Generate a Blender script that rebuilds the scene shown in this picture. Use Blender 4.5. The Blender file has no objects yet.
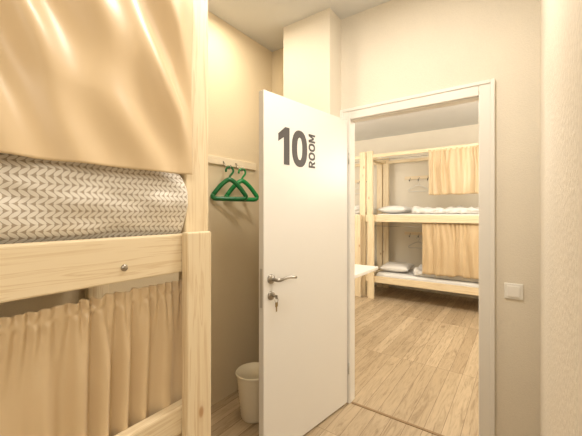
import bpy, bmesh, math, random
from mathutils import Vector, Matrix, noise
random.seed(3)
S=bpy.context.scene
COL=S.collection
H=1.36
# ------------------------------------------------------------ materials
def new_mat(name):
    m=bpy.data.materials.new(name); m.use_nodes=True
    nt=m.node_tree; b=nt.nodes['Principled BSDF']
    return m,nt,b
def srgb(r,g,b):
    def f(c):
        c/=255.
        return c/12.92 if c<=.04045 else ((c+.055)/1.055)**2.4
    return (f(r),f(g),f(b),1)
def N(nt,t,**kw):
    n=nt.nodes.new(t)
    for k,v in kw.items(): setattr(n,k,v)
    return n
def ramp(nt,stops):
    r=N(nt,'ShaderNodeValToRGB')
    e=r.color_ramp.elements
    e[0].position=stops[0][0]; e[0].color=stops[0][1]
    e[1].position=stops[-1][0]; e[1].color=stops[-1][1]
    for p,c in stops[1:-1]:
        x=e.new(p); x.color=c
    return r
def plain(name,c,rough=.5,metal=0,bump=0,bscale=200,var=0,mott=0):
    m,nt,b=new_mat(name)
    b.inputs['Base Color'].default_value=c
    b.inputs['Roughness'].default_value=rough
    b.inputs['Metallic'].default_value=metal
    tc=N(nt,'ShaderNodeTexCoord')
    if bump:
        n=N(nt,'ShaderNodeTexNoise'); n.inputs['Scale'].default_value=bscale; n.inputs['Detail'].default_value=4
        nt.links.new(tc.outputs['Object'],n.inputs['Vector'])
        bp=N(nt,'ShaderNodeBump'); bp.inputs['Strength'].default_value=bump; bp.inputs['Distance'].default_value=.003
        nt.links.new(n.outputs['Fac'],bp.inputs['Height']); nt.links.new(bp.outputs['Normal'],b.inputs['Normal'])
    n2=N(nt,'ShaderNodeTexNoise'); n2.inputs['Scale'].default_value=2.5
    nt.links.new(tc.outputs['Object'],n2.inputs['Vector'])
    v=var or .03
    c2=(c[0]*(1-v),c[1]*(1-v),c[2]*(1-v),1)
    r=ramp(nt,[(.35,c2),(.65,c)])
    nt.links.new(n2.outputs['Fac'],r.inputs['Fac'])
    out=r.outputs['Color']
    if mott:
        r3=ramp(nt,[(.38,(1-mott,1-mott,1-mott,1)),(.6,(1,1,1,1))])
        nt.links.new(n.outputs['Fac'],r3.inputs['Fac'])
        mx=N(nt,'ShaderNodeMix',data_type='RGBA',blend_type='MULTIPLY'); mx.inputs[0].default_value=1
        nt.links.new(out,mx.inputs[6]); nt.links.new(r3.outputs['Color'],mx.inputs[7]); out=mx.outputs[2]
    nt.links.new(out,b.inputs['Base Color'])
    return m
def wood(name,axis,c1,c2,rough=.5):
    m,nt,b=new_mat(name)
    tc=N(nt,'ShaderNodeTexCoord'); mp=N(nt,'ShaderNodeMapping')
    oi=N(nt,'ShaderNodeObjectInfo')
    vm=N(nt,'ShaderNodeVectorMath',operation='ADD')
    sc=N(nt,'ShaderNodeVectorMath',operation='SCALE'); 
    cmb=N(nt,'ShaderNodeCombineXYZ')
    for i in range(3): nt.links.new(oi.outputs['Random'],cmb.inputs[i])
    nt.links.new(cmb.outputs[0],sc.inputs[0]); sc.inputs['Scale'].default_value=7
    nt.links.new(tc.outputs['Object'],vm.inputs[0]); nt.links.new(sc.outputs[0],vm.inputs[1])
    s=[1,1,1]; s['XYZ'.index(axis)]=.045
    mp.inputs['Scale'].default_value=s
    nt.links.new(vm.outputs[0],mp.inputs['Vector'])
    n=N(nt,'ShaderNodeTexNoise'); n.inputs['Scale'].default_value=48; n.inputs['Detail'].default_value=4; n.inputs['Distortion'].default_value=.8
    nt.links.new(mp.outputs[0],n.inputs['Vector'])
    r=ramp(nt,[(.32,c2),(.46,c1),(.56,c1),(.6,c2),(.66,c1),(.8,c2)])
    nt.links.new(n.outputs['Fac'],r.inputs['Fac'])
    mp2=N(nt,'ShaderNodeMapping'); s2=[1,1,1]; s2['XYZ'.index(axis)]=.5; mp2.inputs['Scale'].default_value=s2
    nt.links.new(vm.outputs[0],mp2.inputs['Vector'])
    vo=N(nt,'ShaderNodeTexVoronoi'); vo.inputs['Scale'].default_value=7
    nt.links.new(mp2.outputs[0],vo.inputs['Vector'])
    kr=ramp(nt,[(.0,(1,1,1,1)),(.06,(.75,.75,.75,1)),(.09,(.15,.15,.15,1)),(.16,(0,0,0,1))])
    nt.links.new(vo.outputs['Distance'],kr.inputs['Fac'])
    mx=N(nt,'ShaderNodeMix',data_type='RGBA')
    nt.links.new(kr.outputs['Color'],mx.inputs[0]); nt.links.new(r.outputs['Color'],mx.inputs[6])
    mx.inputs[7].default_value=srgb(180,132,84)
    nt.links.new(mx.outputs[2],b.inputs['Base Color'])
    b.inputs['Roughness'].default_value=rough
    return m
P1=srgb(234,216,182); P2=srgb(220,196,157)
WX,WY,WZ=[wood('pine_'+a,a,P1,P2) for a in 'XYZ']
BIRCH=wood('pale_birch','X',srgb(243,228,200),srgb(236,217,184))
WALL=plain('wallpaper_cream',srgb(229,220,203),.8,0,.5,150,0,.03)
WALLF=plain('wallpaper_far_room',srgb(236,228,212),.8,0,.3,260)
WALLR=plain('wallpaper_coarse',srgb(229,220,204),.7,0,1,70,0,.07)
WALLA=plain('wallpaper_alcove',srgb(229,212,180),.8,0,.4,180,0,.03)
CEIL=plain('ceiling_paint',srgb(222,221,217),.8)
WHITE=plain('white_lacquer',srgb(232,228,220),.34,0,0,0,.01)
SHEET=plain('white_cotton',srgb(236,233,228),.8,0,.2,90)
PLAST=plain('white_plastic',srgb(240,237,230),.35)
BASK=plain('cream_plastic',srgb(234,222,196),.4)
METAL=plain('brushed_nickel',srgb(172,166,156),.3,1)
STEEL=plain('satin_steel',srgb(205,202,194),.4,.7)
DARK=plain('charcoal_vinyl',srgb(80,75,73),.5)
GREEN=plain('green_plastic',srgb(20,138,70),.3)
DGREEN=plain('dark_green_plastic',srgb(12,106,54),.3)
BRASS=plain('brass_key',srgb(170,150,110),.3,1)
THR=plain('threshold_metal',srgb(150,122,88),.4,.2)
def fabric(name,c,c2):
    m,nt,b=new_mat(name)
    tc=N(nt,'ShaderNodeTexCoord')
    n=N(nt,'ShaderNodeTexNoise'); n.inputs['Scale'].default_value=4; n.inputs['Detail'].default_value=2
    nt.links.new(tc.outputs['Object'],n.inputs['Vector'])
    r=ramp(nt,[(.3,c2),(.7,c)]); nt.links.new(n.outputs['Fac'],r.inputs['Fac']); nt.links.new(r.outputs['Color'],b.inputs['Base Color'])
    b.inputs['Roughness'].default_value=.36
    b.inputs['Sheen Weight'].default_value=.12
    n3=N(nt,'ShaderNodeTexNoise'); n3.inputs['Scale'].default_value=600
    nt.links.new(tc.outputs['Object'],n3.inputs['Vector'])
    bp=N(nt,'ShaderNodeBump'); bp.inputs['Strength'].default_value=.12; bp.inputs['Distance'].default_value=.001
    nt.links.new(n3.outputs['Fac'],bp.inputs['Height']); nt.links.new(bp.outputs['Normal'],b.inputs['Normal'])
    return m
CURT=fabric('gold_satin',srgb(218,194,156),srgb(213,188,149))
CURTF=fabric('tan_satin',srgb(213,189,151),srgb(207,182,143))
def floor_mat():
    m,nt,b=new_mat('oak_laminate')
    tc=N(nt,'ShaderNodeTexCoord'); mp=N(nt,'ShaderNodeMapping'); mp.inputs['Rotation'].default_value=(0,0,math.pi/2)
    nt.links.new(tc.outputs['Object'],mp.inputs['Vector'])
    br=N(nt,'ShaderNodeTexBrick'); br.offset=.37; br.offset_frequency=1
    br.inputs['Scale'].default_value=1; br.inputs['Brick Width'].default_value=1.28; br.inputs['Row Height'].default_value=.10
    br.inputs['Mortar Size'].default_value=.0012; br.inputs['Bias'].default_value=0; br.inputs['Mortar Smooth'].default_value=0
    br.inputs['Color1'].default_value=srgb(199,178,147); br.inputs['Color2'].default_value=srgb(175,153,123); br.inputs['Mortar'].default_value=srgb(116,95,72)
    nt.links.new(mp.outputs[0],br.inputs['Vector'])
    mp2=N(nt,'ShaderNodeMapping'); mp2.inputs['Scale'].default_value=(1,.11,1)
    vadd=N(nt,'ShaderNodeVectorMath',operation='ADD'); vsc=N(nt,'ShaderNodeVectorMath',operation='SCALE'); vsc.inputs['Scale'].default_value=40
    nt.links.new(br.outputs['Color'],vsc.inputs[0]); nt.links.new(tc.outputs['Object'],vadd.inputs[0]); nt.links.new(vsc.outputs[0],vadd.inputs[1])
    nt.links.new(vadd.outputs[0],mp2.inputs['Vector'])
    n=N(nt,'ShaderNodeTexNoise'); n.inputs['Scale'].default_value=30; n.inputs['Detail'].default_value=8; n.inputs['Distortion'].default_value=1.6; n.inputs['Roughness'].default_value=.62
    nt.links.new(mp2.outputs[0],n.inputs['Vector'])
    r=ramp(nt,[(.3,(.60,.56,.52,1)),(.42,(.87,.85,.82,1)),(.52,(1,1,1,1)),(.68,(1.1,1.09,1.07,1))])
    nt.links.new(n.outputs['Fac'],r.inputs['Fac'])
    mx=N(nt,'ShaderNodeMix',data_type='RGBA',blend_type='MULTIPLY'); mx.inputs[0].default_value=1
    nt.links.new(br.outputs['Color'],mx.inputs[6]); nt.links.new(r.outputs['Color'],mx.inputs[7])
    mp3=N(nt,'ShaderNodeMapping'); mp3.inputs['Scale'].default_value=(1,.4,1)
    nt.links.new(tc.outputs['Object'],mp3.inputs['Vector'])
    vo=N(nt,'ShaderNodeTexVoronoi'); vo.inputs['Scale'].default_value=4.5
    nt.links.new(mp3.outputs[0],vo.inputs['Vector'])
    kr=ramp(nt,[(.0,(.5,.45,.39,1)),(.05,(.78,.74,.69,1)),(.12,(1,1,1,1))])
    nt.links.new(vo.outputs['Distance'],kr.inputs['Fac'])
    mk=N(nt,'ShaderNodeMix',data_type='RGBA',blend_type='MULTIPLY'); mk.inputs[0].default_value=1
    nt.links.new(mx.outputs[2],mk.inputs[6]); nt.links.new(kr.outputs['Color'],mk.inputs[7])
    nt.links.new(mk.outputs[2],b.inputs['Base Color']); b.inputs['Roughness'].default_value=.4
    return m
FLOOR=floor_mat()
def leaf_mat():
    m,nt,b=new_mat('leaf_print_cotton')
    uv=N(nt,'ShaderNodeUVMap'); uv.uv_map='UVMap'
    sp=N(nt,'ShaderNodeSeparateXYZ'); nt.links.new(uv.outputs[0],sp.inputs[0])
    def M(op,a,bv=None,cv=None):
        n=N(nt,'ShaderNodeMath',operation=op)
        for i,v in enumerate((a,bv,cv)):
            if v is None: continue
            if isinstance(v,(int,float)): n.inputs[i].default_value=v
            else: nt.links.new(v,n.inputs[i])
        return n.outputs[0]
    rh=.033; lw=.0165
    q=M('DIVIDE',sp.outputs[1],rh)
    fq=M('FRACT',q)
    d=M('MULTIPLY',M('ABSOLUTE',M('SUBTRACT',fq,.5)),2.0)
    p=M('ADD',M('DIVIDE',sp.outputs[0],lw),M('MULTIPLY',d,1.0))
    e=M('MULTIPLY',M('ABSOLUTE',M('SUBTRACT',M('FRACT',p),.5)),2.0)
    P=M('MULTIPLY',M('POWER',M('SINE',M('MULTIPLY',d,math.pi)),.42),.89)
    l=M('GREATER_THAN',e,P)
    mx=N(nt,'ShaderNodeMix',data_type='RGBA')
    nt.links.new(l,mx.inputs[0]); mx.inputs[6].default_value=srgb(229,223,212); mx.inputs[7].default_value=srgb(174,161,143)
    nt.links.new(mx.outputs[2],b.inputs['Base Color']); b.inputs['Roughness'].default_value=.85
    return m
LEAF=leaf_mat()
# ------------------------------------------------------------ helpers
def meta(o,label,cat,group=None):
    o['label']=label; o['category']=cat
    if group: o['group']=group
    return o
def struct(o,label=None,cat=None):
    o['kind']='structure'
    if label: o['label']=label
    if cat: o['category']=cat
    return o
def link(o,parent=None):
    COL.objects.link(o)
    if parent: o.parent=parent
    return o
def empty(name,loc,rotz=0):
    o=bpy.data.objects.new(name,None); o.location=loc; o.rotation_euler=(0,0,rotz); o.empty_display_size=.1
    return link(o)
def add_box(bm,x0,x1,y0,y1,z0,z1,bev=0,seg=2):
    r=bmesh.ops.create_cube(bm,size=1)
    vs=r['verts']
    for v in vs:
        v.co=Vector(((x0+x1)/2+v.co.x*(x1-x0),(y0+y1)/2+v.co.y*(y1-y0),(z0+z1)/2+v.co.z*(z1-z0)))
    if bev:
        es=list({e for v in vs for e in v.link_edges})
        bmesh.ops.bevel(bm,geom=es,offset=bev,segments=seg,affect='EDGES',profile=.5)
def from_bm(name,bm,mat,parent=None,smooth=False,origin=None):
    bmesh.ops.recalc_face_normals(bm,faces=bm.faces)
    if origin is None:
        xs=[v.co for v in bm.verts]
        origin=Vector([(min(c[i] for c in xs)+max(c[i] for c in xs))/2 for i in range(3)])
    origin=Vector(origin)
    for v in bm.verts: v.co-=origin
    me=bpy.data.meshes.new(name); bm.to_mesh(me); bm.free()
    me.materials.append(mat)
    if smooth:
        for p in me.polygons: p.use_smooth=True
    o=bpy.data.objects.new(name,me); o.location=origin
    return link(o,parent)
def boxes(name,lst,mat,parent=None,bev=0):
    bm=bmesh.new()
    for b in lst: add_box(bm,*b,bev=bev)
    return from_bm(name,bm,mat,parent)
def box(name,x0,x1,y0,y1,z0,z1,mat,parent=None,bev=0.003):
    return boxes(name,[(x0,x1,y0,y1,z0,z1)],mat,parent,bev)
def tube_into(bm,pts,r,seg=10,cap=True):
    pts=[Vector(p) for p in pts]; rings=[]
    prev=None
    for i,p in enumerate(pts):
        t=(pts[min(i+1,len(pts)-1)]-pts[max(i-1,0)]).normalized()
        if prev is None:
            a=Vector((0,0,1)) if abs(t.z)<.9 else Vector((1,0,0))
            n=t.cross(a).normalized()
        else:
            n=(prev-t*prev.dot(t)).normalized()
        prev=n; bb=t.cross(n)
        rr=r[i] if isinstance(r,(list,tuple)) else r
        rings.append([bm.verts.new(p+(n*math.cos(2*math.pi*k/seg)+bb*math.sin(2*math.pi*k/seg))*rr) for k in range(seg)])
    for a,b in zip(rings,rings[1:]):
        for k in range(seg): bm.faces.new((a[k],a[(k+1)%seg],b[(k+1)%seg],b[k]))
    if cap:
        bm.faces.new(rings[0]); bm.faces.new(rings[-1])
def tube(name,paths,r,mat,parent=None,seg=10):
    bm=bmesh.new()
    for p in paths: tube_into(bm,p,r,seg)
    return from_bm(name,bm,mat,parent,True)
def lathe(name,prof,mat,parent=None,loc=(0,0,0),axis='Z',seg=40,wob=None):
    bm=bmesh.new(); rings=[]
    for j,(r,z) in enumerate(prof):
        ring=[]
        for k in range(seg):
            a=2*math.pi*k/seg; r2=r+(wob(j,k) if wob else 0); x,y=r2*math.cos(a),r2*math.sin(a)
            c=Vector((x,y,z)) if axis=='Z' else Vector((x,z,y))
            ring.append(bm.verts.new(c+Vector(loc)))
        rings.append(ring)
    pr=list(zip(rings,rings[1:]))
    for a,b in pr:
        for k in range(seg): bm.faces.new((a[k],a[(k+1)%seg],b[(k+1)%seg],b[k]))
    bm.faces.new(rings[0]); bm.faces.new(rings[-1])
    return from_bm(name,bm,mat,parent,True)
# ------------------------------------------------------------ room shell
XL=-1.77; YD=2.11; XR=.08; ZC=2.77; YF=5.85; YB=2.18
box('floor',-4.5,1.6,-2.0,YF+.1,-.1,0,FLOOR,bev=0); f=bpy.data.objects['floor']; struct(f,'light oak laminate plank floor','floor')
f.data.transform(Matrix.Translation(f.location)); f.location=(0,0,0)
struct(box('ceiling',-4.5,1.6,-2.0,YF+.1,ZC,ZC+.1,CEIL,bev=0),'off-white painted ceiling','ceiling')
struct(boxes('wall_north',[(-1.4,-1.0,YD,YB,0,ZC),(-.18,1.6,YD,YB,0,ZC),(-1.0,-.18,YD,YB,2.035,ZC)],WALL),'cream wallpapered wall with a doorway','wall')
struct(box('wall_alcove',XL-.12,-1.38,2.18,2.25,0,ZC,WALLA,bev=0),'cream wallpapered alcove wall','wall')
struct(box('wall_pillar',-1.465,-1.066,1.94,YD,0,ZC,WALL,bev=0),'cream wallpapered pillar beside the doorway','wall')
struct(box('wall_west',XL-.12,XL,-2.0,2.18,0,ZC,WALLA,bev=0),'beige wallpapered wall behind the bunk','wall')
struct(box('wall_east',XR,1.6,.5,YD,0,ZC,WALLR,bev=0),'cream wall in coarse textured wallpaper','wall')
struct(box('wall_east_recess',1.5,1.6,-2.0,.5,0,ZC,WALL,bev=0),'cream wallpapered wall','wall')
struct(box('wall_south',XL,1.5,-2.0,-1.9,0,ZC,WALL,bev=0),'cream wallpapered wall','wall')
struct(box('wall_far_north',-4.5,1.6,YF,YF+.1,0,ZC,WALLF,bev=0),'cream wallpapered wall behind the bunks','wall')
struct(box('wall_far_west',-4.5,-4.4,2.25,YF,0,ZC,WALLF,bev=0),'cream wallpapered wall','wall')
struct(box('wall_far_east',1.5,1.6,YB,YF,0,ZC,WALLF,bev=0),'cream wallpapered wall','wall')
struct(box('wall_far_south',-4.5,XL-.12,2.15,2.25,0,ZC,WALLF,bev=0),'cream wallpapered wall','wall')
def arch(bm,x0,x1,z0,z1):
    add_box(bm,x0,x1,YD-.014,YD,z0,z1,.004)
bm=bmesh.new()
arch(bm,-1.067,-.99,0,2.105); arch(bm,-.195,-.117,0,2.105)
add_box(bm,-.99,-.195,YD-.014,YD,2.027,2.105,.004)
add_box(bm,-.138,-.117,YD-.02,YD-.012,0,2.105,.003); add_box(bm,-1.067,-1.046,YD-.02,YD-.012,0,2.105,.003)
add_box(bm,-1.046,-.138,YD-.02,YD-.012,2.084,2.105,.003)
add_box(bm,-1.0,-.990,YD,YB,0,2.03,.001); add_box(bm,-.195,-.18,YD,YB,0,2.03,.001); add_box(bm,-.990,-.195,YD,YB,2.022,2.035,.001)
struct(from_bm('trim_1',bm,WHITE),'white lacquered door frame and architrave','door frame')
struct(box('trim_2',-.985,-.2,YD-.002,YD+.018,0,.004,THR,bev=.001),'thin brown metal threshold strip','threshold')
# ------------------------------------------------------------ door leaf
ANG=math.radians(-98)
door=empty('door_1',(-1.0,YD,0),ANG); struct(door,'open white door numbered 10 with lever handle','door')
LW=.818
box('leaf',.027,LW,-.04,0,.012,2.02,WHITE,door,.003)
box('latch_plate',LW-.0005,LW+.001,-.030,-.010,.95-.10,.95+.11,STEEL,door,.0003)
def decal(name,polys):
    bm=bmesh.new()
    for p in polys:
        fr=[bm.verts.new((q[0],.0012,q[1])) for q in p]; bk=[bm.verts.new((q[0],.0002,q[1])) for q in p]
        bm.faces.new(fr)
        n=len(p)
        for i in range(n): bm.faces.new((fr[i],fr[(i+1)%n],bk[(i+1)%n],bk[i]))
    return from_bm(name,bm,DARK,door)
za,zb=1.636,1.850
s0=.718
one=[(s0-.098,za),(s0-.098,zb),(s0-.063,zb),(s0-.008,zb-.045),(s0-.008,zb-.088),(s0-.052,zb-.059),(s0-.052,za)]
decal('door_number',[one])
def ring(cx,cz,rw,rh,iw,ih,n=2.3,K=48,n2=None,a0=0,a1=2*math.pi):
    def se(a,w,h,n):
        c,s=math.cos(a),math.sin(a)
        return (cx+w*math.copysign(abs(c)**(2/n),c), cz+h*math.copysign(abs(s)**(2/n),s))
    n2=n2 or n
    return [[se(a,rw,rh,n),se(b,rw,rh,n),se(b,iw,ih,n2),se(a,iw,ih,n2)] for a,b in [(a0+(a1-a0)*k/K,a0+(a1-a0)*(k+1)/K) for k in range(K)]]
rh_=(zb-za)/2+.002
decal('door_number',ring((.600+.464)/2,(za+zb)/2,.0680,rh_,.0230,rh_-.042))
LH=.062
def glyphmap(polys): return [[(.388+v*LH, 1.640+u*.96) for (u,v) in p] for p in polys]
t=.0135
def O_(u0,w):
    return ring(u0+w/2,.5,w/2,.5,w/2-t,.5-t/LH,2.4)
G=[]
def R_(u,w):
    P=[[(u,0),(u+t,0),(u+t,1),(u,1)]]
    cy_=.70; rh2=.30; x0=u+t*.8
    k=16; bw=w-t*.8
    for i in range(k):
        a=-math.pi/2+math.pi*i/k; b=-math.pi/2+math.pi*(i+1)/k
        o=lambda a,ww,hh:(x0+max(0,ww*abs(math.cos(a))**.75),cy_+hh*math.copysign(abs(math.sin(a))**.9,math.sin(a)))
        P.append([o(a,bw,rh2),o(b,bw,rh2),o(b,bw-t,rh2-t/LH*.82),o(a,bw-t,rh2-t/LH*.82)])
    P.append([(u+w*.36,.46),(u+w*.36+t*1.05,.46),(u+w+t*.05,0),(u+w-t*1.15,0)])
    return P
def M_(u,w):
    m=u+w/2
    return [[(u,0),(u+t*.92,0),(u+t*.92,1),(u,1)],[(u+w-t*.92,0),(u+w,0),(u+w,1),(u+w-t*.92,1)],
            [(u,1),(u+t*1.1,1),(m+t*.4,.2),(m-t*.4,.2)],[(u+w,1),(u+w-t*1.1,1),(m-t*.4,.2),(m+t*.4,.2)]]
G+=R_(0,.043); G+=O_(.048,.053); G+=O_(.105,.053); G+=M_(.163,.053)
ro=decal('door_lettering',glyphmap(G)); ro['label']='charcoal vertical lettering ROOM'
lathe('handle_rosette',[(.0,.0),(.026,.0),(.026,.006),(.023,.010),(.012,.012),(.010,.014),(0.001,.014)],METAL,door,(.765,0,1.0),'Y')
hz=1.0
hd=tube('door_handle',[[(.765,.01,hz),(.765,.045,hz),(.762,.054,hz),(.75,.058,hz),(.72,.058,hz+.004),(.68,.057,hz+.006),(.64,.055,hz+.001),(.62,.053,hz-.004)]],[.009,.009,.0095,.0095,.009,.0085,.0085,.008],METAL,door,12)
hd['label']='curved brushed nickel lever handle'
lathe('lock_rosette',[(.0,.0),(.024,.0),(.024,.006),(.020,.009),(.001,.009)],METAL,door,(.765,0,.91),'Y')
lathe('handle_rosette',[(.0,-.04),(.026,-.04),(.026,-.046),(.012,-.052),(0.001,-.052)],METAL,door,(.765,0,1.0),'Y')
tube('door_handle',[[(.765,-.05,hz),(.765,-.085,hz),(.75,-.097,hz),(.68,-.097,hz+.004),(.62,-.093,hz-.002)]],.0088,METAL,door,12)
for z in (.25,1.75):
    tube('hinge',[[(.012,.004,z-.04),(.012,.004,z+.04)]],.006,STEEL,door,10)
def doorpt(s,y,z):
    c,sn=math.cos(ANG),math.sin(ANG)
    return Vector((-1.0+s*c-y*sn, YD+s*sn+y*c, z))
keys=empty('key_bunch',doorpt(.765,.01,.91),ANG); meta(keys,'small metal keys hanging from the door lock','key')
bm=bmesh.new(); add_box(bm,-.001,.001,.0,.03,-.004,.004); add_box(bm,-.0012,.0012,.022,.042,-.011,.011,.001)
from_bm('key',bm,METAL,keys)
tube('key_ring',[[(0.012*math.cos(a),.034,-.016+.014*math.sin(a)) for a in [2*math.pi*k/20 for k in range(21)]]],.0012,METAL,keys,6)
bm=bmesh.new(); add_box(bm,-.010,.010,.033,.035,-.052,-.028,.001); add_box(bm,-.004,.004,.033,.035,-.078,-.05)
from_bm('key',bm,BRASS,keys)
ls=empty('light_switch',(-.032,YD,.937)); meta(ls,'white square light switch on cream wall beside the door frame','light switch')
box('plate',-.042,.042,-.009,0,-.042,.042,PLAST,ls,.003)
box('rocker',-.029,.029,-.014,-.009,-.029,.029,PLAST,ls,.002)
# ------------------------------------------------------------ bunk bed
def bunk(loc,rot,ru=(1.167,1.291),rl=(.26,.36),guard=None,bolts=False,label=''):
    L=2.05; W=.86
    b=empty('bunk_bed',loc,rot); meta(b,label,'bunk bed')
    for xa in (0,L-.1):
        box('post',xa,xa+.1,.046,.091,0,2.36,WZ,b,.005)
        box('post',xa,xa+.1,W-.045,W,0,2.36,WZ,b,.005)
    for xa in (.054,L-.152):
        box('leg_board',xa,xa+.098,-.034,-.002,0,ru[1]+.006,WZ,b,.005)
    for n,(z0,z1) in (('side_rail',ru),('side_rail',rl)):
        box(n,.002,L-.056,0,.038,z0,z1,WX,b,.005)
        box(n,.1,L-.1,W-.04,W-.002,z0,z1,WX,b,.005)
        for xa in (.012,L-.05):
            box('end_rail',xa,xa+.038,.091,W-.045,z0,z1,WY,b,.005)
    if guard: box('guard_rail',.002,L-.056,0,.038,guard[0],guard[1],WX,b,.005)
    for y0 in (.048,W-.045):
        box('top_rail',.1,L-.1,y0,y0+.04,2.25,2.30,WX,b,.004)
    for xa in (.012,L-.05):
        box('top_rail',xa,xa+.038,.091,W-.045,2.25,2.30,WY,b,.004)
    for (z0,z1) in (ru,rl):
        bm=bmesh.new()
        for k in range(13):
            x=.105+k*.1415
            add_box(bm,x,x+.136,.04,W-.042,z0+.002,z0+.02,.002)
        from_bm('slats',bm,WY,b)
    for z in (ru[0]-.068,2.21):
        tube('curtain_rod',[[(.1,.092,z),(L-.1,.092,z)]],.004,METAL,b,10)
    if bolts:
        for xx,zz in ((L-.336,ru[0]+.040),(L-.6-.9,ru[0]+.04)):
            lathe('bolt',[(.001,-.006),(.006,-.006),(.009,-.003),(.010,.001)],METAL,b,(xx,0,zz),'Y',20)
    return b
near=bunk((-.90,-1.26,0),math.pi/2,guard=(.64,.73),bolts=True,label='tall light pine bunk bed hung with gold curtains')
BX1,BX2=-2.04,-4.11
farb=bunk((BX1,4.9,0),0,ru=(1.22,1.33),label='pine bunk bed with half drawn gold curtains and white bedding')
farc=bunk((BX2,4.9,0),0,ru=(1.22,1.33),label='pine bunk bed with white bedding beyond the table')
# ------------------------------------------------------------ curtains
def curtain(name,bed,x0,x1,z0,z1,y,fn,nx,nz,label,ztop=None,zbot=None,mat=None):
    bm=bmesh.new(); g=[]
    for j in range(nz+1):
        row=[]
        for i in range(nx+1):
            t=i/nx; w=j/nz
            x=x0+(x1-x0)*t
            zb_=z0+(zbot(x) if zbot else 0); zt=z1+(ztop(x) if ztop else 0)
            z=zb_+(zt-zb_)*w
            dx,dy=fn(x,z,t,w)
            row.append(bm.verts.new((x+dx,y+dy,z)))
        g.append(row)
    for j in range(nz):
        for i in range(nx): bm.faces.new((g[j][i],g[j][i+1],g[j+1][i+1],g[j+1][i]))
    me=bpy.data.meshes.new(name)
    M=Matrix.Translation(bed.location)@Matrix.Rotation(bed.rotation_euler.z,4,'Z')
    o0=M@Vector(((x0+x1)/2,y,z1))
    c=Vector(((x0+x1)/2,y,z1))
    for v in bm.verts: v.co-=c
    bm.to_mesh(me); bm.free(); me.materials.append(mat or CURT)
    for p in me.polygons: p.use_smooth=True
    o=bpy.data.objects.new(name,me); o.location=o0; o.rotation_euler=bed.rotation_euler
    link(o); md=o.modifiers.new('thick','SOLIDIFY'); md.thickness=.0015; md.offset=0
    return meta(o,label,'curtain')
def nz_(x,y,z=0): return noise.noise(Vector((x,y,z)))
def sat(a,lo,hi):
    m=(lo+hi)/2; h=(hi-lo)/2
    return m+h*math.tanh((a-m)/h)
def fold(s,z,wl,seed,jit=1.0,zf=.8):
    ph=2*math.pi*s/wl+jit*5*nz_(s/wl*.28,z*zf*.6,seed)
    am=.75+.9*nz_(s/wl*.45,z*zf,seed+5)
    return math.sin(ph)*max(.1,am)
def f_up(x,z,t,w):
    d=max(0,z-1.49)
    s=x+.30*d+.30*d*d+.02*nz_(x*2,z*3,41)
    a =fold(s,z,.150,3,.9,1.1)*.017*(.5+.5*min(1,d/.25))
    s2=x+.85*d
    a+=fold(s2,z,.30,17,.8,.8)*.018*min(1,d/.2)
    a+=.020*nz_(x*2.6,z*2.0,3)
    a+=.0025*nz_(x*26,z*6,9)*max(0,1-d/.08)
    k=min(1,(1-t)/.04+.25)
    return 0,sat(a*k-.014,-.070,.018)
def f_lo(x,z,t,w):
    d=1.132-z
    k=min(1,max(0,(d-.04)/.16))
    s=x+.015*nz_(x*3,z*2.0,5)*k
    a =fold(s,1,.028,1,.8,.3)*.0085*(1-.92*k)
    a+=fold(s,1,.080,4,1.1,.3)*.018*k+.004*fold(s,1,.080,4,1.1,.3)
    a+=fold(s,z,.21,9,.9,.5)*.010*k
    a+=.003*nz_(x*60,z*30,2)*(1-k)
    pinch=.3 if .030<d<.046 else 1
    return 0,sat(a*pinch-.002,-.030,.030)
curtain('curtain',near,.12,1.948,1.490,2.215,.022,f_up,420,110,'gold satin curtain gathered over the upper bunk',zbot=lambda x:.005*nz_(x*4,1)-.004*math.sin(math.pi*min(1,max(0,(x-1.3)/.65))))
curtain('curtain',near,.12,1.948,.38,1.130,.054,f_lo,1000,110,'gold satin curtain with ruffled header on the lower bunk',ztop=lambda x:.003*nz_(x*22,3)+.006*nz_(x*50,0)-.012*max(0,min(1,(1.75-x)/.4)))
def f_far(zt):
    def f(x,z,t,w):
        d=zt-z; k=min(1,max(0,(d-.03)/.25))
        s=x+.03*nz_(x*3,z*2,5)*k
        return 0,sat(fold(s,z,.055,zt,1.2,.4)*.013*(1-.6*k)+fold(s,z,.12,zt+3,1.2,.5)*.030*k+.015*nz_(x*7,z*2,4)*k-.006,-.06,.028)
    return f
curtain('curtain',farb,.95,1.94,1.62,2.27,.056,f_far(2.26),300,24,'gold curtain half drawn across the upper bunk',zbot=lambda x:.018*nz_(x*7,1),mat=CURTF)
curtain('curtain',farb,.86,1.94,.47,1.212,.056,f_far(1.205),300,24,'gold curtain half drawn across the lower bunk',zbot=lambda x:.030*nz_(x*7,5),mat=CURTF)
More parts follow.
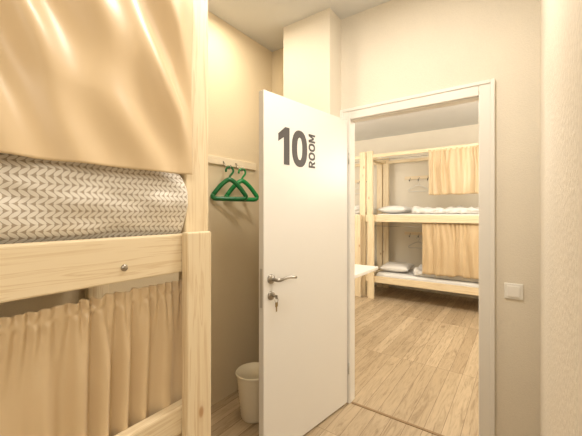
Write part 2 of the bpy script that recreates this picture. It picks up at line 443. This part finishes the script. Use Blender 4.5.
# ------------------------------------------------------------ bedding
def slab(name,bed,x0,x1,y0,y1,z0,z1,mat,label,cat,r=.06,amp=.008,nx=120,seed=0,fs=9,er=None,bulge=None):
    cy,cz=(y0+y1)/2,(z0+z1)/2; hy,hz2=(y1-y0)/2,(z1-z0)/2
    rr=min(r,hz2*.98); pts=[]
    def line(p,q,m):
        for i in range(1,m): pts.append((p[0]+(q[0]-p[0])*i/m,p[1]+(q[1]-p[1])*i/m))
    def arc2(cx_,cz_,a0):
        for q in range(9):
            a=a0-q/8*math.pi/2
            pts.append((cx_+rr*math.cos(a),cz_+rr*math.sin(a)))
    arc2(-hy+rr,-hz2+rr,-math.pi/2)
    line((-hy,-hz2+rr),(-hy,hz2-rr),14)
    arc2(-hy+rr,hz2-rr,math.pi)
    line((-hy+rr,hz2),(hy-rr,hz2),24)
    arc2(hy-rr,hz2-rr,math.pi/2)
    arc2(hy-rr,-hz2+rr,0)
    line((hy-rr,-hz2),(-hy+rr,-hz2),12)
    L=[0]
    for i in range(1,len(pts)+1):
        p,q=pts[i-1],pts[i%len(pts)]
        L.append(L[-1]+math.hypot(p[0]-q[0],p[1]-q[1]))
    bm=bmesh.new(); uvl=bm.loops.layers.uv.new('UVMap')
    rings=[];us=[]
    er=er or min(r,.05)
    xs=[x0+(x1-x0)*i/nx for i in range(nx+1)]
    for i,x in enumerate(xs):
        e=min(x-x0,x1-x)
        sc=1.0
        if e<er: sc=math.sqrt(max(0,1-((er-e)/er)**2))
        dy=er*(1-sc)
        ring_=[]
        for (py,pz) in pts:
            fy=1-dy/hy; fz=1-min(dy,hz2*.9)/hz2
            yy,zz=py*fy,pz*fz
            nn=nz_(x*fs+seed,(yy*fs+zz*3),zz*fs)*amp+nz_(x*fs*.35+seed,yy*2,zz*3+7)*amp*1.6
            d=Vector((yy/hy if abs(yy)>hy-rr else 0, zz/hz2 if abs(zz)>hz2-rr else 0))
            if d.length>0:
                d.normalize()
            up=1 if pz>-hz2*.8 else 0
            by=0
            zw=cz+zz
            if bulge and yy<0:
                b0,b1,ba=bulge
                if b0<zw<b1: by=-ba*math.sin(math.pi*(zw-b0)/(b1-b0))**.8*min(1,-yy/(hy*.8))*(.8+.9*nz_(x*6,zw*9,2)+.5*nz_(x*12+zw*14,zw*18,2))
            ring_.append(bm.verts.new((x,cy+yy+d.x*nn*up+by,cz+zz+d.y*nn*up)))
        rings.append(ring_);us.append(x)
    n_=len(pts)
    for i in range(nx):
        for k in range(n_):
            f=bm.faces.new((rings[i][k],rings[i+1][k],rings[i+1][(k+1)%n_],rings[i][(k+1)%n_]))
            for lp,(u,v) in zip(f.loops,((us[i],L[k]),(us[i+1],L[k]),(us[i+1],L[k+1]),(us[i],L[k+1]))):
                lp[uvl].uv=(u,v)
    bm.faces.new(rings[0]); bm.faces.new(rings[-1])
    c=Vector(((x0+x1)/2,cy,z0))
    for v in bm.verts: v.co-=c
    bmesh.ops.recalc_face_normals(bm,faces=bm.faces)
    me=bpy.data.meshes.new(name); bm.to_mesh(me); bm.free(); me.materials.append(mat)
    for p in me.polygons: p.use_smooth=True
    M=Matrix.Translation(bed.location)@Matrix.Rotation(bed.rotation_euler.z,4,'Z')
    o=bpy.data.objects.new(name,me); o.location=M@c; o.rotation_euler=bed.rotation_euler
    link(o); return meta(o,label,cat)
slab('mattress',near,.12,1.93,.09,.80,1.189,1.250,SHEET,'thin white mattress on the upper bunk slats','mattress',.03,.0)
slab('duvet',near,.12,1.947,.052,.79,1.256,1.522,LEAF,'thick duvet in white cotton with grey leaf print','duvet',.07,.010,300,er=.010,bulge=(1.292,1.50,.024))
slab('mattress',near,.12,1.93,.10,.80,.285,.42,SHEET,'white mattress on the lower bunk slats','mattress',.03,.0)
for bed,nm in ((farb,'half curtained'),(farc,'open')):
    slab('mattress',bed,.12,1.93,.09,.80,1.242,1.345,SHEET,'white sheeted mattress on the %s upper bunk'%nm,'mattress',.04,.0,40)
    slab('mattress',bed,.12,1.93,.09,.80,.282,.40,SHEET,'white sheeted mattress on the %s lower bunk'%nm,'mattress',.04,.0,40)
    up_=.04 if nm=='open' else 0
    slab('duvet',bed,.68,1.92,.12,.78,1.352,1.43+up_,SHEET,'crumpled white duvet on the %s upper bunk'%nm,'duvet',.038,.036,90,seed=3,fs=15)
    slab('duvet',bed,.70,1.92,.12,.78,.408,.505+up_,SHEET,'crumpled white duvet on the %s lower bunk'%nm,'duvet',.046,.046,90,seed=8,fs=15)
def pillow(loc,rot,label,sx=.23,sy=.28,sz=.062):
    bm=bmesh.new(); nu,nv=28,28; g={}
    for side in (1,-1):
        for i in range(nu+1):
            for j in range(nv+1):
                a=-1+2*i/nu; b=-1+2*j/nv
                if side==-1 and (i in(0,nu) or j in(0,nv)): g[side,i,j]=g[1,i,j]; continue
                hgt=((1-a**4)*(1-b**4))**.55
                px=a*(1-.07*(1-abs(b)**2)*1) ; py=b*(1-.07*(1-a*a))
                g[side,i,j]=bm.verts.new((px*sx,py*sy,side*hgt*sz*(1+.15*nz_(a*2,b*2,loc[0]))))
    for side in (1,-1):
        for i in range(nu):
            for j in range(nv):
                bm.faces.new((g[side,i,j],g[side,i+1,j],g[side,i+1,j+1],g[side,i,j+1]))
    o=from_bm('pillow',bm,SHEET,None,True,(0,0,0)); o.location=loc; o.rotation_euler=rot
    return meta(o,label,'pillow')
for bx,nm in ((BX1,'half curtained'),(BX2,'open')):
    pillow((bx+.37,4.9+.44,.470),(0,0,.1),'white pillow on the %s lower bunk'%nm)
    pillow((bx+.37,4.9+.44,1.415),(0,0,-.05),'white pillow on the %s upper bunk'%nm)
# ------------------------------------------------------------ coat racks, hangers
def rack(loc,rot,L,pegs,label,th=.02,hm=None):
    r=empty('coat_rack',loc,rot); meta(r,label,'coat rack')
    box('rack_board',-L/2,L/2,-th,0,-.028,.028,BIRCH,r,.003)
    for x in pegs:
        tube('hook',[[(x,-th,.0),(x,-th-.02,-.030),(x,-th-.045,-.056),(x,-th-.064,-.062),(x,-th-.075,-.054),(x,-th-.079,-.034)]],.0040,hm or METAL,r,8)
    return r
def hanger(loc,rot,mat,label,w=.18,hh=.105,r=.0065,hr=None):
    bm=bmesh.new()
    pts=[]
    for k in range(15):
        a=math.radians(200-k*235/14)
        pts.append((.026*math.cos(a),0,-.022+.026*math.sin(a)))
    pts+= [(.004,0,-.058),(.0,0,-.068),(0,0,-.085)]
    tube_into(bm,pts,hr or r*.6,8)
    top=-.072
    P=[]
    for k in range(25):
        t=k/24*2-1
        x=t*w
        z=top-.012-(abs(t)**1.5)*(hh-.03)
        P.append((x,0,z))
    lo=[(w,0,P[-1][2]),(w+.006,0,P[-1][2]-.010),(w+.004,0,P[-1][2]-.020),(w-.006,0,P[-1][2]-.028),(w-.025,0,P[-1][2]-.030)]
    loop=P+lo[1:]+[(0,0,P[-1][2]-.030)]+[(-q[0],0,q[2]) for q in reversed(lo)]+[P[0]]
    tube_into(bm,loop,r,8)
    o=from_bm('clothes_hanger',bm,mat,None,True,(0,0,0)); o.location=loc; o.rotation_euler=rot
    return meta(o,label,'clothes hanger')
yc=1.47
rack((XL,yc,1.735),math.pi/2,.96,[-.33,-.15,.125,.25],'pale flat wooden coat rack board on beige wall')
for yy,m,lb,an in ((1.595,DGREEN,'dark green plastic clothes hanger on the coat rack',-34),(1.72,GREEN,'bright green plastic clothes hanger on the coat rack',-28)):
    hanger((XL+.086,yy,1.683),(0,0,math.pi/2+math.radians(an)),m,lb,w=.112,hh=.138,r=.0165,hr=.0075)
for (x,z,lb) in ((-1.44,1.98,'upper'),(-1.44,1.0,'lower'),(-2.55,1.98,'other upper')):
    rack((x,YF,z),0,.5,[-.15,0,.15],'small pale wooden coat rack above the %s bunk'%lb,hm=DARK)
    hanger((x,YF-.084,z-.055),(0,0,math.radians(14)),STEEL if lb=='lower' else PLAST,'%s clothes hanger on a small rack'%('grey metal' if lb=='lower' else 'white plastic'),w=.15,hr=.0035)
# ------------------------------------------------------------ basket
bk=empty('waste_basket',(-1.455,1.60,0)); meta(bk,'cream woven plastic waste basket standing beside the door','waste basket')
nr=26
prof=[(.001,0),(.082,0)]+[(.085+.031*i/nr,.008+.280*i/nr) for i in range(nr+1)]+[(.117,.296),(.112,.296),(.110,.288),(.082,.012),(.001,.010)]
lathe('basket_body',prof,BASK,bk,seg=96,wob=lambda j,k: (.0018*(1 if ((k//3)+j)%2 else -1) if 2<j<nr+1 else 0))
lathe('rim',[(.1175,.288),(.122,.290),(.123,.298),(.119,.303),(.112,.302),(.1115,.296)],BASK,bk)
# ------------------------------------------------------------ table
tb=empty('table',(-1.72,3.10,0)); meta(tb,'white rectangular table with pedestal leg','table')
box('tabletop',-.40,.40,-.45,.45,.715,.75,WHITE,tb,.006)
lathe('leg',[(.04,.02),(.04,.70)],METAL,tb)
lathe('leg_base',[(.001,0),(.24,0),(.24,.008),(.05,.022),(.001,.022)],METAL,tb)
lathe('leg_plate',[(.12,.70),(.12,.714)],METAL,tb)
# ------------------------------------------------------------ lights
def fill_point(loc,rad,e,col=(1,.94,.85)):
    l=bpy.data.lights.new('unseen_light','POINT'); l.shadow_soft_size=rad; l.energy=e; l.color=col
    o=bpy.data.objects.new('unseen_light',l); o.location=loc; COL.objects.link(o)
def area(loc,size,e,col=(1,.93,.83)):
    l=bpy.data.lights.new('unseen_light','AREA'); l.shape='DISK'; l.size=size; l.energy=e; l.color=col
    o=bpy.data.objects.new('unseen_light',l); o.location=loc; COL.objects.link(o)
area((-.50,1.20,2.74),.35,17)  # downlight placed to graze the bed curtains, fixture unseen
area((-1.45,1.50,2.74),.15,6,(1,.88,.70))  # warm light added over the alcove, no fixture there
fill_point((.75,-.9,2.2),.3,44)  # added fill behind the camera, well below the ceiling
fill_point((-.45,.95,2.32),.2,5)  # weak fill added out of view near the doorway
fill_point((-.9,3.3,2.5),.15,40)  # light added for the far room, hidden by the lintel
fill_point((.75,3.9,2.0),.3,62)  # added far-room fill, held low so it brightens the ceiling
fill_point((-3.2,3.6,2.0),.3,58)  # second low fill added to the far room, out of sight
w=bpy.data.worlds.new('World'); S.world=w; w.use_nodes=True
w.node_tree.nodes['Background'].inputs[0].default_value=(1,.95,.88,1); w.node_tree.nodes['Background'].inputs[1].default_value=.3
S.view_settings.view_transform='Standard'
# ------------------------------------------------------------ camera
cd=bpy.data.cameras.new('Camera'); cd.sensor_width=36; cd.lens=320/582*36; cd.shift_y=-5/582; cd.clip_start=.02
co=bpy.data.objects.new('Camera',cd); co.location=(0,0,H); co.rotation_euler=(math.pi/2,0,math.radians(35.7)); COL.objects.link(co)
S.camera=co
